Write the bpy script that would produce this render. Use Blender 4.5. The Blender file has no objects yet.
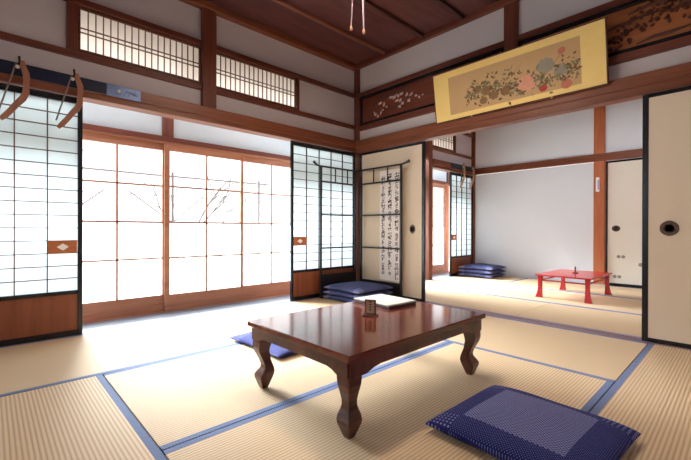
import bpy, math, random
from mathutils import Vector, Matrix
C = bpy.context.scene.collection
R = math.radians
rnd = random.Random(7)

# ------------------------------------------------------------------ materials
def new_mat(name):
    m = bpy.data.materials.new(name); m.use_nodes = True
    nt = m.node_tree; nt.nodes.clear()
    return m, nt
def N(nt, t, **k):
    n = nt.nodes.new(t)
    for a, v in k.items():
        if a in n.inputs: n.inputs[a].default_value = v
        else: setattr(n, a, v)
    return n
def L(nt, a, b): nt.links.new(a, b)
def principled(nt, **k):
    b = nt.nodes.new('ShaderNodeBsdfPrincipled')
    for a, v in k.items(): b.inputs[a.replace('_', ' ')].default_value = v
    o = nt.nodes.new('ShaderNodeOutputMaterial'); L(nt, b.outputs[0], o.inputs[0])
    return b
def rgba(c): return (c[0], c[1], c[2], 1)
def srgb(r, g, b):
    f = lambda v: (v/255/12.92) if v/255 <= .04045 else ((v/255+.055)/1.055)**2.4
    return (f(r), f(g), f(b))

def plain(name, col, rough=.6, var=.06, scale=8, metallic=0, bump=0):
    m, nt = new_mat(name)
    b = principled(nt, Roughness=rough, Metallic=metallic)
    tc = N(nt, 'ShaderNodeTexCoord'); no = N(nt, 'ShaderNodeTexNoise', Scale=scale, Detail=4)
    L(nt, tc.outputs['Object'], no.inputs['Vector'])
    mx = nt.nodes.new('ShaderNodeMix'); mx.data_type = 'RGBA'
    mx.inputs[6].default_value = rgba([c*(1-var) for c in col]); mx.inputs[7].default_value = rgba([min(1, c*(1+var)) for c in col])
    L(nt, no.outputs[0], mx.inputs[0]); L(nt, mx.outputs[2], b.inputs['Base Color'])
    if bump:
        bp = N(nt, 'ShaderNodeBump', Strength=bump, Distance=.002); n2 = N(nt, 'ShaderNodeTexNoise', Scale=scale*30, Detail=3)
        L(nt, tc.outputs['Object'], n2.inputs['Vector']); L(nt, n2.outputs[0], bp.inputs['Height']); L(nt, bp.outputs[0], b.inputs['Normal'])
    return m

def wood(name, light, dark, axis='Y', rough=.45, fine=60, stretch=.05, spec=.4, coat=0):
    """long grain running along one axis"""
    m, nt = new_mat(name)
    b = principled(nt, Roughness=rough); b.inputs['Specular IOR Level'].default_value = spec
    b.inputs['Coat Weight'].default_value = coat; b.inputs['Coat Roughness'].default_value = .1
    tc = N(nt, 'ShaderNodeTexCoord'); mp = nt.nodes.new('ShaderNodeMapping')
    s = [1, 1, 1]; s['XYZ'.index(axis)] = stretch; mp.inputs['Scale'].default_value = s
    L(nt, tc.outputs['Object'], mp.inputs['Vector'])
    n1 = N(nt, 'ShaderNodeTexNoise', Scale=fine, Detail=5, Roughness=.6, Distortion=.6)
    n2 = N(nt, 'ShaderNodeTexNoise', Scale=fine*.14, Detail=2, Distortion=1.2)
    L(nt, mp.outputs[0], n1.inputs['Vector']); L(nt, mp.outputs[0], n2.inputs['Vector'])
    ad = N(nt, 'ShaderNodeMath', operation='MULTIPLY_ADD'); ad.inputs[1].default_value = .5
    L(nt, n1.outputs[0], ad.inputs[0])
    hm = N(nt, 'ShaderNodeMath', operation='MULTIPLY'); hm.inputs[1].default_value = .5
    L(nt, n2.outputs[0], hm.inputs[0]); L(nt, hm.outputs[0], ad.inputs[2])
    cr = nt.nodes.new('ShaderNodeValToRGB')
    cr.color_ramp.elements[0].position = .36; cr.color_ramp.elements[0].color = rgba(dark)
    cr.color_ramp.elements[1].position = .64; cr.color_ramp.elements[1].color = rgba(light)
    L(nt, ad.outputs[0], cr.inputs[0]); L(nt, cr.outputs[0], b.inputs['Base Color'])
    bp = N(nt, 'ShaderNodeBump', Strength=.12, Distance=.001); L(nt, n1.outputs[0], bp.inputs['Height']); L(nt, bp.outputs[0], b.inputs['Normal'])
    return m

def paper_mat(name, col, through=.6, k=.5):
    m, nt = new_mat(name)
    d = N(nt, 'ShaderNodeBsdfDiffuse'); t = N(nt, 'ShaderNodeBsdfTranslucent')
    tc = N(nt, 'ShaderNodeTexCoord'); no = N(nt, 'ShaderNodeTexNoise', Scale=30, Detail=4)
    L(nt, tc.outputs['Object'], no.inputs['Vector'])
    mx = nt.nodes.new('ShaderNodeMix'); mx.data_type = 'RGBA'
    mx.inputs[6].default_value = rgba([c*.96 for c in col]); mx.inputs[7].default_value = rgba(col)
    L(nt, no.outputs[0], mx.inputs[0]); L(nt, mx.outputs[2], d.inputs[0]); t.inputs[0].default_value = rgba([c*k for c in col])
    ms = N(nt, 'ShaderNodeMixShader'); ms.inputs[0].default_value = through
    L(nt, d.outputs[0], ms.inputs[1]); L(nt, t.outputs[0], ms.inputs[2])
    o = nt.nodes.new('ShaderNodeOutputMaterial'); L(nt, ms.outputs[0], o.inputs[0])
    return m

def glass_mat(name, frosted=False):
    m, nt = new_mat(name)
    tr = N(nt, 'ShaderNodeBsdfTransparent'); tr.inputs[0].default_value = (.96, .98, .98, 1)
    gl = N(nt, 'ShaderNodeBsdfGlossy', Roughness=.02); fr = N(nt, 'ShaderNodeFresnel', IOR=1.45)
    ms = N(nt, 'ShaderNodeMixShader'); ge = N(nt, 'ShaderNodeNewGeometry'); sb = N(nt, 'ShaderNodeMath', operation='SUBTRACT'); sb.inputs[0].default_value = 1; L(nt, ge.outputs['Backfacing'], sb.inputs[1])
    mu = N(nt, 'ShaderNodeMath', operation='MULTIPLY'); L(nt, fr.outputs[0], mu.inputs[0]); L(nt, sb.outputs[0], mu.inputs[1]); L(nt, mu.outputs[0], ms.inputs[0]); L(nt, tr.outputs[0], ms.inputs[1]); L(nt, gl.outputs[0], ms.inputs[2])
    o = nt.nodes.new('ShaderNodeOutputMaterial')
    if frosted:
        tl = N(nt, 'ShaderNodeBsdfTranslucent'); tl.inputs[0].default_value = (.5, .53, .56, 1)
        m2 = N(nt, 'ShaderNodeMixShader'); m2.inputs[0].default_value = .35
        L(nt, ms.outputs[0], m2.inputs[1]); L(nt, tl.outputs[0], m2.inputs[2]); L(nt, m2.outputs[0], o.inputs[0])
    else: L(nt, ms.outputs[0], o.inputs[0])
    return m

def tatami_mat():
    m, nt = new_mat('tatami_rush')
    b = principled(nt, Roughness=.62); b.inputs['Specular IOR Level'].default_value = .3
    tc = N(nt, 'ShaderNodeTexCoord'); sp = N(nt, 'ShaderNodeSeparateXYZ'); L(nt, tc.outputs['Object'], sp.inputs[0])
    # ridges along the long side of the mat: stripes across local X
    w = N(nt, 'ShaderNodeMath', operation='MULTIPLY'); w.inputs[1].default_value = 2*math.pi/.0155; L(nt, sp.outputs[0], w.inputs[0])
    s = N(nt, 'ShaderNodeMath', operation='SINE'); L(nt, w.outputs[0], s.inputs[0])
    mr = N(nt, 'ShaderNodeMapRange'); mr.inputs['From Min'].default_value = -1; mr.inputs['From Max'].default_value = 1; L(nt, s.outputs[0], mr.inputs[0])
    pw = N(nt, 'ShaderNodeMath', operation='POWER'); pw.inputs[1].default_value = .55; L(nt, mr.outputs[0], pw.inputs[0])
    mp = nt.nodes.new('ShaderNodeMapping'); mp.inputs['Scale'].default_value = (1, 12, 1); L(nt, tc.outputs['Object'], mp.inputs[0])
    n1 = N(nt, 'ShaderNodeTexNoise', Scale=28, Detail=4); L(nt, mp.outputs[0], n1.inputs['Vector'])
    n2 = N(nt, 'ShaderNodeTexNoise', Scale=1.6, Detail=2); L(nt, tc.outputs['Object'], n2.inputs['Vector'])
    c1 = nt.nodes.new('ShaderNodeMix'); c1.data_type = 'RGBA'; c1.inputs[6].default_value = rgba(srgb(208, 178, 142)); c1.inputs[7].default_value = rgba(srgb(222, 196, 160))
    a = N(nt, 'ShaderNodeMath', operation='MULTIPLY_ADD'); a.inputs[1].default_value = .6; L(nt, n1.outputs[0], a.inputs[0])
    h = N(nt, 'ShaderNodeMath', operation='MULTIPLY'); h.inputs[1].default_value = .4; L(nt, n2.outputs[0], h.inputs[0]); L(nt, h.outputs[0], a.inputs[2])
    L(nt, a.outputs[0], c1.inputs[0])
    c2 = nt.nodes.new('ShaderNodeMix'); c2.data_type = 'RGBA'; c2.inputs[6].default_value = rgba(srgb(180, 146, 112)); L(nt, c1.outputs[2], c2.inputs[7]); L(nt, pw.outputs[0], c2.inputs[0])
    L(nt, c2.outputs[2], b.inputs['Base Color'])
    bp = N(nt, 'ShaderNodeBump', Strength=.35, Distance=.003); L(nt, pw.outputs[0], bp.inputs['Height']); L(nt, bp.outputs[0], b.inputs['Normal'])
    return m

def heri_mat():
    m, nt = new_mat('blue_border_cloth')
    b = principled(nt, Roughness=.8)
    tc = N(nt, 'ShaderNodeTexCoord'); ck = N(nt, 'ShaderNodeTexChecker', Scale=160)
    ck.inputs[1].default_value = rgba(srgb(114, 127, 162)); ck.inputs[2].default_value = rgba(srgb(90, 103, 142))
    L(nt, tc.outputs['Object'], ck.inputs[0]); L(nt, ck.outputs[0], b.inputs['Base Color'])
    return m

def cushion_mat(name, half, inner, corner, faded=False):
    """woven navy cotton: pale lattice centre, dotted navy border, checked corners (patterns fixed to the cloth)"""
    m, nt = new_mat(name)
    b = principled(nt, Roughness=.85); b.inputs['Specular IOR Level'].default_value = .2
    tc = N(nt, 'ShaderNodeTexCoord'); sp = N(nt, 'ShaderNodeSeparateXYZ'); L(nt, tc.outputs['Object'], sp.inputs[0])
    def M(op, a, bb=None, v=None):
        n = N(nt, 'ShaderNodeMath', operation=op)
        if hasattr(a, 'links'): L(nt, a, n.inputs[0])
        else: n.inputs[0].default_value = a
        if bb is not None: L(nt, bb, n.inputs[1])
        elif v is not None: n.inputs[1].default_value = v
        return n.outputs[0]
    ax = M('ABSOLUTE', sp.outputs[0]); ay = M('ABSOLUTE', sp.outputs[1])
    mx_ = M('MAXIMUM', ax, ay); mn_ = M('MINIMUM', ax, ay)
    centre = M('LESS_THAN', mx_, v=inner); cor = M('GREATER_THAN', mn_, v=corner)
    def wave(o, p): return M('SINE', M('MULTIPLY', o, v=2*math.pi/p))
    # centre: small staggered dashes
    w1 = M('MULTIPLY', wave(sp.outputs[0], .017), wave(sp.outputs[1], .012))
    dash = M('GREATER_THAN', w1, v=-.08)
    w2 = M('MULTIPLY', wave(sp.outputs[0], .0105), wave(sp.outputs[1], .0105)); dots = M('GREATER_THAN', w2, v=.62)
    g1 = M('GREATER_THAN', wave(sp.outputs[0], .016), v=-.1); g2 = M('GREATER_THAN', wave(sp.outputs[1], .016), v=-.1); chk = M('MAXIMUM', g1, g2)
    navy = rgba(srgb(30, 34, 92) if not faded else srgb(62, 66, 104)); pale = rgba(srgb(128, 130, 174)); mid = rgba(srgb(112, 116, 172) if not faded else srgb(96, 98, 136))
    def mix(f, A, B):
        n = nt.nodes.new('ShaderNodeMix'); n.data_type = 'RGBA'; L(nt, f, n.inputs[0])
        for i, v in ((6, A), (7, B)):
            if hasattr(v, 'links'): L(nt, v, n.inputs[i])
            else: n.inputs[i].default_value = v
        return n.outputs[2]
    c_c = mix(dash, rgba(srgb(44, 46, 104)), pale); c_b = mix(dots, navy, mid); c_k = mix(chk, pale, rgba(srgb(34, 38, 100) if not faded else srgb(96, 100, 136)))
    c = mix(centre, c_b, c_c); c = mix(cor, c, c_k)
    L(nt, c, b.inputs['Base Color'])
    no = N(nt, 'ShaderNodeTexNoise', Scale=7, Detail=3); L(nt, tc.outputs['Object'], no.inputs['Vector'])
    bp = N(nt, 'ShaderNodeBump', Strength=.35, Distance=.02); L(nt, no.outputs[0], bp.inputs['Height']); L(nt, bp.outputs[0], b.inputs['Normal'])
    return m

M = {}
red_l, red_d = srgb(134, 76, 50), srgb(98, 50, 34)
for ax in 'XYZ':
    M['beam'+ax] = wood('cedar_beam_'+ax, red_l, red_d, ax)
    M['dark'+ax] = wood('dark_cedar_'+ax, srgb(112, 58, 42), srgb(78, 38, 30), ax)
    M['sash'+ax] = wood('window_wood_'+ax, srgb(178, 122, 92), srgb(146, 92, 70), ax, fine=40)
M['orangeZ'] = wood('orange_post_wood', srgb(196, 118, 76), srgb(168, 92, 58), 'Z')
M['ceil'] = wood('ceiling_board', srgb(104, 58, 52), srgb(66, 36, 40), 'Y', rough=.4, fine=22, stretch=.12)
M['batten'] = wood('ceiling_batten', srgb(84, 50, 42), srgb(60, 36, 32), 'Y', rough=.4)
M['battenlight'] = wood('ceiling_batten_light', srgb(140, 88, 66), srgb(110, 66, 52), 'Y', rough=.4)
M['plaster'] = plain('plaster', srgb(196, 185, 187), .9, .03, 5, bump=.15); M['plasterfar'] = plain('plaster_lit_tone', srgb(214, 206, 212), .9, .03, 5, bump=.15)  # main room toned darker than second room: dimmer light put into plaster colour
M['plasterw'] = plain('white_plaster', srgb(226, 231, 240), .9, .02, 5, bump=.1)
M['lacquer'] = plain('black_lacquer', srgb(20, 20, 28), .25, .1, 10)
M['rack'] = plain('rack_lacquer', srgb(26, 20, 24), .3, .1, 10)
M['lattice'] = plain('lattice_wood', srgb(100, 66, 54), .5, .1, 30)
M['darklattice'] = plain('dark_lattice_wood', srgb(62, 48, 48), .5, .1, 30)
M['paper'] = paper_mat('shoji_paper', srgb(244, 249, 250), .6, .62)
M['ranmapaper'] = paper_mat('transom_paper', srgb(250, 240, 232), .55, .8)
M['panel'] = wood('shoji_low_panel', srgb(146, 84, 56), srgb(118, 62, 42), 'Z', fine=30, rough=.4)
M['plate'] = wood('plate_wood', srgb(196, 118, 72), srgb(168, 94, 56), 'Y', fine=30)
M['fusuma'] = plain('fusuma_paper', srgb(220, 202, 180), .75, .02, 3)
M['fusumaback'] = plain('closet_door_paper', srgb(236, 230, 218), .75, .02, 3)
M['pull'] = plain('dark_bronze', srgb(92, 70, 64), .5, .2, 40, metallic=.2)
M['emblem'] = plain('grey_emblem', srgb(150, 140, 132), .7, .1, 60)
M['white'] = plain('white_inlay', srgb(246, 246, 244), .6, .02, 10)
M['tatami'] = tatami_mat(); M['heri'] = heri_mat()
M['glass'] = glass_mat('clear_glass'); M['frost'] = glass_mat('frosted_glass', True)
M['board'] = wood('veranda_board', srgb(112, 114, 122), srgb(94, 96, 104), 'Y', fine=25, rough=.35)
M['sill'] = wood('sill_wood', srgb(134, 132, 140), srgb(114, 112, 120), 'Y', fine=30, rough=.4)
M['sillX'] = wood('threshold_wood', srgb(168, 140, 146), srgb(140, 112, 122), 'X', fine=30, rough=.45)
M['table'] = wood('table_lacquered_wood', srgb(128, 58, 42), srgb(84, 36, 28), 'Y', rough=.13, fine=26, stretch=.08, spec=.5, coat=.2)
M['tableleg'] = wood('table_leg_wood', srgb(108, 58, 40), srgb(58, 30, 22), 'Z', rough=.28, fine=30, stretch=.2, spec=.5)
M['red'] = plain('vermilion_lacquer', srgb(176, 34, 40), .22, .08, 12)
M['gold'] = plain('gold_silk', srgb(238, 204, 124), .5, .06, 14, metallic=.05)
M['tansilk'] = plain('tan_silk', srgb(192, 154, 108), .7, .06, 9)
M['frame'] = plain('painting_frame', srgb(84, 36, 30), .35, .1, 20)
M['binder'] = plain('dark_brown_cover', srgb(84, 58, 54), .5, .1, 20)
M['sheet'] = plain('white_sheet', srgb(206, 202, 192), .8, .02, 10)
M['ink'] = plain('ink', srgb(30, 28, 30), .8, .1, 10)
M['scroll'] = plain('scroll_paper', srgb(226, 216, 212), .8, .03, 10)
M['scrolltan'] = plain('scroll_tan_cloth', srgb(208, 188, 162), .8, .03, 10)
M['carve1'] = wood('carved_panel_wood', srgb(128, 66, 46), srgb(94, 44, 32), 'X', fine=30)
M['carve2'] = wood('orange_backing_wood', srgb(186, 116, 70), srgb(150, 84, 50), 'X', fine=20)
M['carvedark'] = plain('carving_dark_wood', srgb(88, 46, 34), .55, .25, 50)
M['carvepale'] = plain('carving_pale_inlay', srgb(206, 180, 176), .6, .1, 50)
M['arm'] = wood('bracket_arm_wood', srgb(168, 112, 88), srgb(140, 88, 70), 'Z', fine=30)
M['farm'] = wood('bracket_pale_wood', srgb(196, 160, 128), srgb(170, 130, 100), 'Z', fine=30)
M['rod'] = plain('rod_metal', srgb(120, 100, 96), .4, .1, 30, metallic=.5)
M['navyboard'] = plain('navy_lacquer', srgb(20, 28, 52), .3, .1, 10)
M['bluemetal'] = plain('blue_grey_metal', srgb(96, 110, 146), .35, .35, 40, metallic=.4)
M['cream'] = plain('cream_knob', srgb(214, 200, 184), .5, .05, 10)
M['branch'] = plain('grey_branch', srgb(112, 98, 98), .9, .2, 10)
M['garden'] = plain('pale_ground', srgb(170, 172, 160), .95, .2, 3)
M['fog'] = plain('cord_grey', srgb(160, 140, 150), .6, .05, 10)

# ------------------------------------------------------------------ mesh helpers
class MB:
    def __init__(s): s.v = []; s.f = []
    def box(s, x0, x1, y0, y1, z0, z1, b=0):
        if b <= 0:
            n = len(s.v); s.v += [(x, y, z) for z in (z0, z1) for y in (y0, y1) for x in (x0, x1)]
            s.f += [tuple(n+i for i in q) for q in ((0, 2, 3, 1), (4, 5, 7, 6), (0, 1, 5, 4), (2, 6, 7, 3), (0, 4, 6, 2), (1, 3, 7, 5))]
            return s
        c = Vector(((x0+x1)/2, (y0+y1)/2, (z0+z1)/2)); h = Vector((abs(x1-x0)/2, abs(y1-y0)/2, abs(z1-z0)/2)); b = min(b, *(t*.45 for t in h))
        n = len(s.v); idx = {}
        for sx in (-1, 1):
            for sy in (-1, 1):
                for sz in (-1, 1):
                    sg = (sx, sy, sz)
                    for a in range(3):
                        p = [c[i]+sg[i]*(h[i]-(0 if i == a else b)) for i in range(3)]
                        idx[(sg, a)] = len(s.v); s.v.append(tuple(p))
        for a in range(3):
            u, w = [i for i in range(3) if i != a]
            for sa in (-1, 1):
                q = []
                for su, sw in ((-1, -1), (1, -1), (1, 1), (-1, 1)):
                    sg = [0, 0, 0]; sg[a] = sa; sg[u] = su; sg[w] = sw; q.append(idx[(tuple(sg), a)])
                s.f.append(tuple(q))
        for a in range(3):      # edges along axis a
            u, w = [i for i in range(3) if i != a]
            for su in (-1, 1):
                for sw in (-1, 1):
                    A = [0, 0, 0]; A[u] = su; A[w] = sw; B = A[:]; A[a] = -1; B[a] = 1
                    s.f.append((idx[(tuple(A), u)], idx[(tuple(A), w)], idx[(tuple(B), w)], idx[(tuple(B), u)]))
        for sx in (-1, 1):
            for sy in (-1, 1):
                for sz in (-1, 1):
                    s.f.append(tuple(idx[((sx, sy, sz), a)] for a in range(3)))
        return s
    def loft(s, rings, cap=True, closed=True):
        n = len(s.v); k = len(rings[0])
        for r in rings: s.v += [tuple(p) for p in r]
        for i in range(len(rings)-1):
            for j in range(k if closed else k-1):
                a = n+i*k+j; b = n+i*k+(j+1) % k; s.f.append((a, b, b+k, a+k))
        if cap:
            s.f.append(tuple(n+j for j in range(k))[::-1]); s.f.append(tuple(n+(len(rings)-1)*k+j for j in range(k)))
        return s
    def tube(s, pts, r, k=8, flat=None):
        pts = [Vector(p) for p in pts]; rr = r if isinstance(r, (list, tuple)) else [r]*len(pts); rings = []
        for i, p in enumerate(pts):
            d = (pts[min(i+1, len(pts)-1)]-pts[max(i-1, 0)]).normalized()
            up = Vector((0, 0, 1)) if abs(d.z) < .9 else Vector((0, 1, 0))
            a = d.cross(up).normalized(); b = a.cross(d).normalized()
            if flat: a = a*flat[0]; b = b*flat[1]
            rings.append([p+(a*math.cos(2*math.pi*j/k)+b*math.sin(2*math.pi*j/k))*rr[i] for j in range(k)])
        return s.loft(rings)
    def lathe(s, prof, c, k=20, axis='Z'):
        rings = []
        for (r, z) in prof:
            ring = []
            for j in range(k):
                a = 2*math.pi*j/k; p = (r*math.cos(a), r*math.sin(a), z)
                if axis == 'Y': p = (p[0], p[2], p[1])
                if axis == 'X': p = (p[2], p[0], p[1])
                ring.append((c[0]+p[0], c[1]+p[1], c[2]+p[2]))
            rings.append(ring)
        return s.loft(rings)
    def prism(s, poly, axis, a0, a1):
        def P(p, a):
            return {'X': (a, p[0], p[1]), 'Y': (p[0], a, p[1]), 'Z': (p[0], p[1], a)}[axis]
        return s.loft([[P(p, a0) for p in poly], [P(p, a1) for p in poly]])
    def build(s, name, mat, parent=None, smooth=False, solid=None):
        me = bpy.data.meshes.new(name); me.from_pydata(s.v, [], s.f); me.update()
        import bmesh
        bm = bmesh.new(); bm.from_mesh(me); bmesh.ops.recalc_face_normals(bm, faces=bm.faces); bm.to_mesh(me); bm.free()
        if smooth:
            for p in me.polygons: p.use_smooth = True
            try: me.set_sharp_from_angle(angle=R(40))
            except Exception: pass
        me.materials.append(mat)
        o = bpy.data.objects.new(name, me); C.objects.link(o)
        if parent: o.parent = parent
        return o
def tag(o, label=None, cat=None, group=None, kind=None):
    if label: o['label'] = label
    if cat: o['category'] = cat
    if group: o['group'] = group
    if kind: o['kind'] = kind
    return o
def empty(name, loc, rz=0, label=None, cat=None, group=None, kind=None):
    o = bpy.data.objects.new(name, None); C.objects.link(o); o.location = loc; o.rotation_euler = (0, 0, rz); o.empty_display_size = .1
    return tag(o, label, cat, group, kind)
def kids(o): return [c for c in bpy.data.objects if c.parent == o]
def copy_tree(o, parent=None):
    c = o.copy(); C.objects.link(c)
    if parent: c.parent = parent
    for ch in kids(o): copy_tree(ch, c)
    return c
tn = [0]
def trim(x0, x1, y0, y1, z0, z1, mat, label, b=.003):
    tn[0] += 1
    o = MB().box(x0, x1, y0, y1, z0, z1, b).build('trim_%d' % tn[0], mat)
    return tag(o, label, 'trim', kind='structure')
def boxes(name, mat, lst, label, cat='wall'):
    m = MB()
    for b in lst: m.box(*b)
    return tag(m.build(name, mat), label, cat, kind='structure')

XR, YB, YF, CE = 3.98, -3.98, 3.07, 2.9
# ------------------------------------------------------------------ shell
boxes('floor', M['board'], [(-.12, XR+.2, YB-.2, YF+.25, -.16, -.06)], 'wooden underfloor beneath the straw mats', 'floor')
boxes('wall_left', M['plaster'], [(-.06, -.035, YB, -.005, 1.93, 2.095),
      (-.06, -.035, YB, -2.99, 2.545, 2.90), (-.06, -.035, YB, -3.01, 2.13, 2.56), (-.06, -.035, -2.99, -2.0, 2.545, 2.90), (-.06, -.035, -1.9, -.005, 2.545, 2.90),
      (-.06, -.035, -.915, -.005, 2.13, 2.50),
      ], 'pale grey plaster of the window side above the sliding screens')
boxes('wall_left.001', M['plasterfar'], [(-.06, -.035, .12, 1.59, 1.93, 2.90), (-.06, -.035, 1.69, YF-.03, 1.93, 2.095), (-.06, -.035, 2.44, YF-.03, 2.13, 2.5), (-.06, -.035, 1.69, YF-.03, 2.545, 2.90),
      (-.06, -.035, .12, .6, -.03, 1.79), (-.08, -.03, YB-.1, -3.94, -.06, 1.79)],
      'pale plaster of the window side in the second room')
boxes('wall_center', M['plaster'], [(.065, 1.93, .0, .03, 1.93, 2.06), (2.055, 3.95, .0, .03, 1.93, 2.06), (.065, 1.93, .0, .03, 2.535, 2.9), (2.055, 3.95, .0, .03, 2.535, 2.9)],
      'pale plaster above the opening between the two rooms')
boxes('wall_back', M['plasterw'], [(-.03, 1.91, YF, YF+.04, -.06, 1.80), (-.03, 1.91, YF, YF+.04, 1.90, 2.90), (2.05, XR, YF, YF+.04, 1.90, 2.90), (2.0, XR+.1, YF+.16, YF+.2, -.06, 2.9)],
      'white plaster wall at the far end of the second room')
boxes('wall_right', M['plaster'], [(XR, XR+.08, YB-.1, YF+.2, -.1, 2.95)], 'plaster wall on the right of both rooms, out of frame')
boxes('wall_front', M['plaster'], [(-.06, XR+.1, YB-.08, YB, 1.9, 2.95), (-.06, .35, YB-.08, YB, -.1, 1.9), (3.85, XR+.1, YB-.08, YB, -.1, 1.9)], 'plaster wall behind the photographer')
m = MB()
for i in range(8):
    m.box(-.04+i*.505, -.04+(i+1)*.505-.002, YB, YF, CE, CE+.02)
tag(m.build('ceiling', M['ceil']), 'dark reddish cedar board ceiling over both rooms', 'ceiling', kind='structure')
for i, x in enumerate((.525, 1.06, 1.535, 2.05, 2.56, 3.07, 3.58)):
    trim(x-.018, x+.018, YB, -.06, CE-.034, CE, M['battenlight'] if i == 0 else M['batten'], 'long ceiling batten, number %s counted from the window wall, running away from the camera' % ('first second third fourth fifth sixth seventh'.split()[i]))
trim(-.05, .04, YB, -.06, 2.845, CE, M['beamY'], 'brown ceiling moulding along the window wall')
trim(-.05, XR, -.05, -.0, 2.845, CE, M['darkX'], 'brown ceiling moulding above the opening to the second room')

# left wall timbers
trim(-.02, .045, YB, -.04, 1.836, 1.927, M['beamY'], 'reddish wall beam above the window-side screens, main room', .004)
trim(-.09, .03, YB, -.01, 1.79, 1.836, M['beamY'], 'grooved head rail above the window-side screens, main room', .002)
trim(-.08, .0, YB, -.01, 2.09, 2.135, M['darkY'], 'thin lower rail under the paper transoms, main room')
trim(-.08, .0, YB, -.01, 2.497, 2.545, M['darkY'], 'thin upper rail over the paper transoms, main room')
trim(-.1, .022, -2.018, -1.889, 1.925, 2.9, M['darkZ'], 'dark post between the two paper transoms')
trim(-.08, .0, -3.035, -2.965, 2.135, 2.497, M['darkZ'], 'dark stud at the left of the paper transoms')
trim(-.075, .0, -.93, -.905, 2.135, 2.497, M['darkZ'], 'thin stud at the right end of the paper transoms')
trim(-.1, .035, -.01, .11, 0, 2.88, M['darkZ'], 'dark post in the corner between the two walls')
trim(-.12, .0, YB, -.02, -.06, -.001, M['sill'], 'pale wooden sill track along the window side of the main room', .002)
# right wall timbers (between rooms)
trim(-.0, XR, -.05, -.03, 1.833, 1.924, M['beamX'], 'reddish wall beam over the opening between the rooms', .004)
trim(.04, XR, -.042, .06, 1.772, 1.833, M['beamX'], 'grooved head rail over the opening between the rooms', .002)
trim(.035, XR, -.022, .05, 2.05, 2.115, M['darkX'], 'dark rail under the carved transoms')
trim(.035, XR, -.022, .05, 2.485, 2.535, M['darkX'], 'dark rail over the carved transoms')
trim(1.93, 2.055, -.027, .07, 1.92, 2.9, M['darkZ'], 'dark post between the two carved transoms')
trim(3.93, XR, -.03, .07, 0, 2.88, M['darkZ'], 'dark post at the right end of the room divider')
th = MB().box(.04, 3.93, -.05, .06, -.06, -.006)
for y0, y1 in ((-.05, -.038), (.0, .008), (.046, .06)): th.box(.04, 3.93, y0, y1, -.006, .002)
tag(th.build('trim_60', M['sillX']), 'grooved threshold between the two tatami rooms', 'trim', kind='structure')
# far room timbers
trim(-.1, .03, 1.585, 1.69, 0, 2.88, M['beamZ'], 'reddish post by the window side of the second room')
trim(-.02, .045, 1.69, YF-.01, 1.836, 1.927, M['beamY'], 'reddish wall beam above the screen of the second room')
trim(-.09, .03, 1.69, YF, 1.79, 1.836, M['beamY'], 'grooved head rail above the screen of the second room')
trim(-.08, .0, 1.69, YF, 2.09, 2.135, M['beamY'], 'thin lower rail of the transom in the second room')
trim(-.08, .0, 1.69, YF, 2.497, 2.545, M['beamY'], 'thin upper rail of the transom in the second room')
trim(-.1, .03, YF-.03, YF+.06, 0, 2.88, M['beamZ'], 'reddish post in the far corner of the second room')
trim(-.12, .0, .12, YF-.04, -.06, -.001, M['sill'], 'pale wooden sill track along the window side of the second room', .002)
trim(.03, XR, YF-.035, YF+.02, 1.805, 1.915, M['beamX'], 'reddish beam across the far wall')
trim(1.91, 2.045, YF-.03, YF+.09, 0, 2.88, M['orangeZ'], 'orange-brown post beside the cream closet door')
trim(2.05, 3.95, YF-.0, YF+.1, -.06, .005, M['lacquer'], 'dark sill below the closet doors')
trim(-.03, XR, YF-.04, YF+.02, 2.845, CE, M['darkX'], 'ceiling moulding along the far wall')

# ------------------------------------------------------------------ tatami mats
def make_tatami(name, w, l):
    root = empty(name, (0, 0, 0))
    MB().box(-w/2+.03, w/2-.03, -l/2, l/2, -.058, -.0012, .001).build('rush_surface', M['tatami'], root)
    for s in (-1, 1):
        x0, x1 = sorted((s*w/2, s*(w/2-.031)))
        MB().box(x0, x1, -l/2, l/2, -.058, -.0003, .001).build('cloth_border', M['heri'], root)
    return root
proto = make_tatami('tatami_mat', .975, 1.945); protos = {}
G1, G2 = 'tatami mats of the main room', 'tatami mats of the second room'
W, Lh = .978, 1.953
x_a, x_b, x_c, x_d = .008, 1.035, 2.018, 3.0
mats = [((.008, 1.03), (-3.0-.98, -2.02), 'Y', 'straw tatami mat at the left edge beside the window-side screen, main room', G1),
        ((.008, 1.03), (-2.02, -.055), 'Y', 'sunlit straw tatami mat beside the windows under the stacked cushions', G1),
        ((1.036, 2.013), (-2.995, -1.065), 'Y', 'straw tatami mat under the left half of the brown low table', G1),
        ((2.018, 2.985), (-2.995, -1.065), 'Y', 'straw tatami mat under the large patterned navy cushion and right half of the table', G1),
        ((1.036, 2.985), (-1.06, -.055), 'X', 'straw tatami mat lying along the threshold between the rooms', G1),
        ((1.036, 2.985), (-3.97, -3.0), 'X', 'ridged straw tatami mat at the bottom left corner of the photo', G1),
        ((2.99, 3.96), (-2.02, -.055), 'Y', 'ridged straw tatami mat in front of the right-hand sliding door', G1),
        ((2.99, 3.96), (-3.97, -2.025), 'Y', 'ridged straw tatami mat at the bottom right corner of the photo', G1),
        ((.008, 1.985), (.065, 1.02), 'X', 'tatami mat just past the threshold, left half, second room', G2),
        ((1.99, 3.96), (.065, 1.02), 'X', 'tatami mat just past the threshold, right half, second room', G2),
        ((.008, 1.0), (1.025, 3.035), 'Y', 'tatami mat under the far stack of navy cushions', G2),
        ((1.005, 2.98), (1.025, 2.02), 'X', 'tatami mat under the red low table', G2),
        ((1.005, 2.98), (2.025, 3.035), 'X', 'tatami mat along the far wall behind the red low table', G2),
        ((2.985, 3.96), (1.025, 3.035), 'Y', 'tatami mat in the right part of the second room', G2)]
first = True
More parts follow.
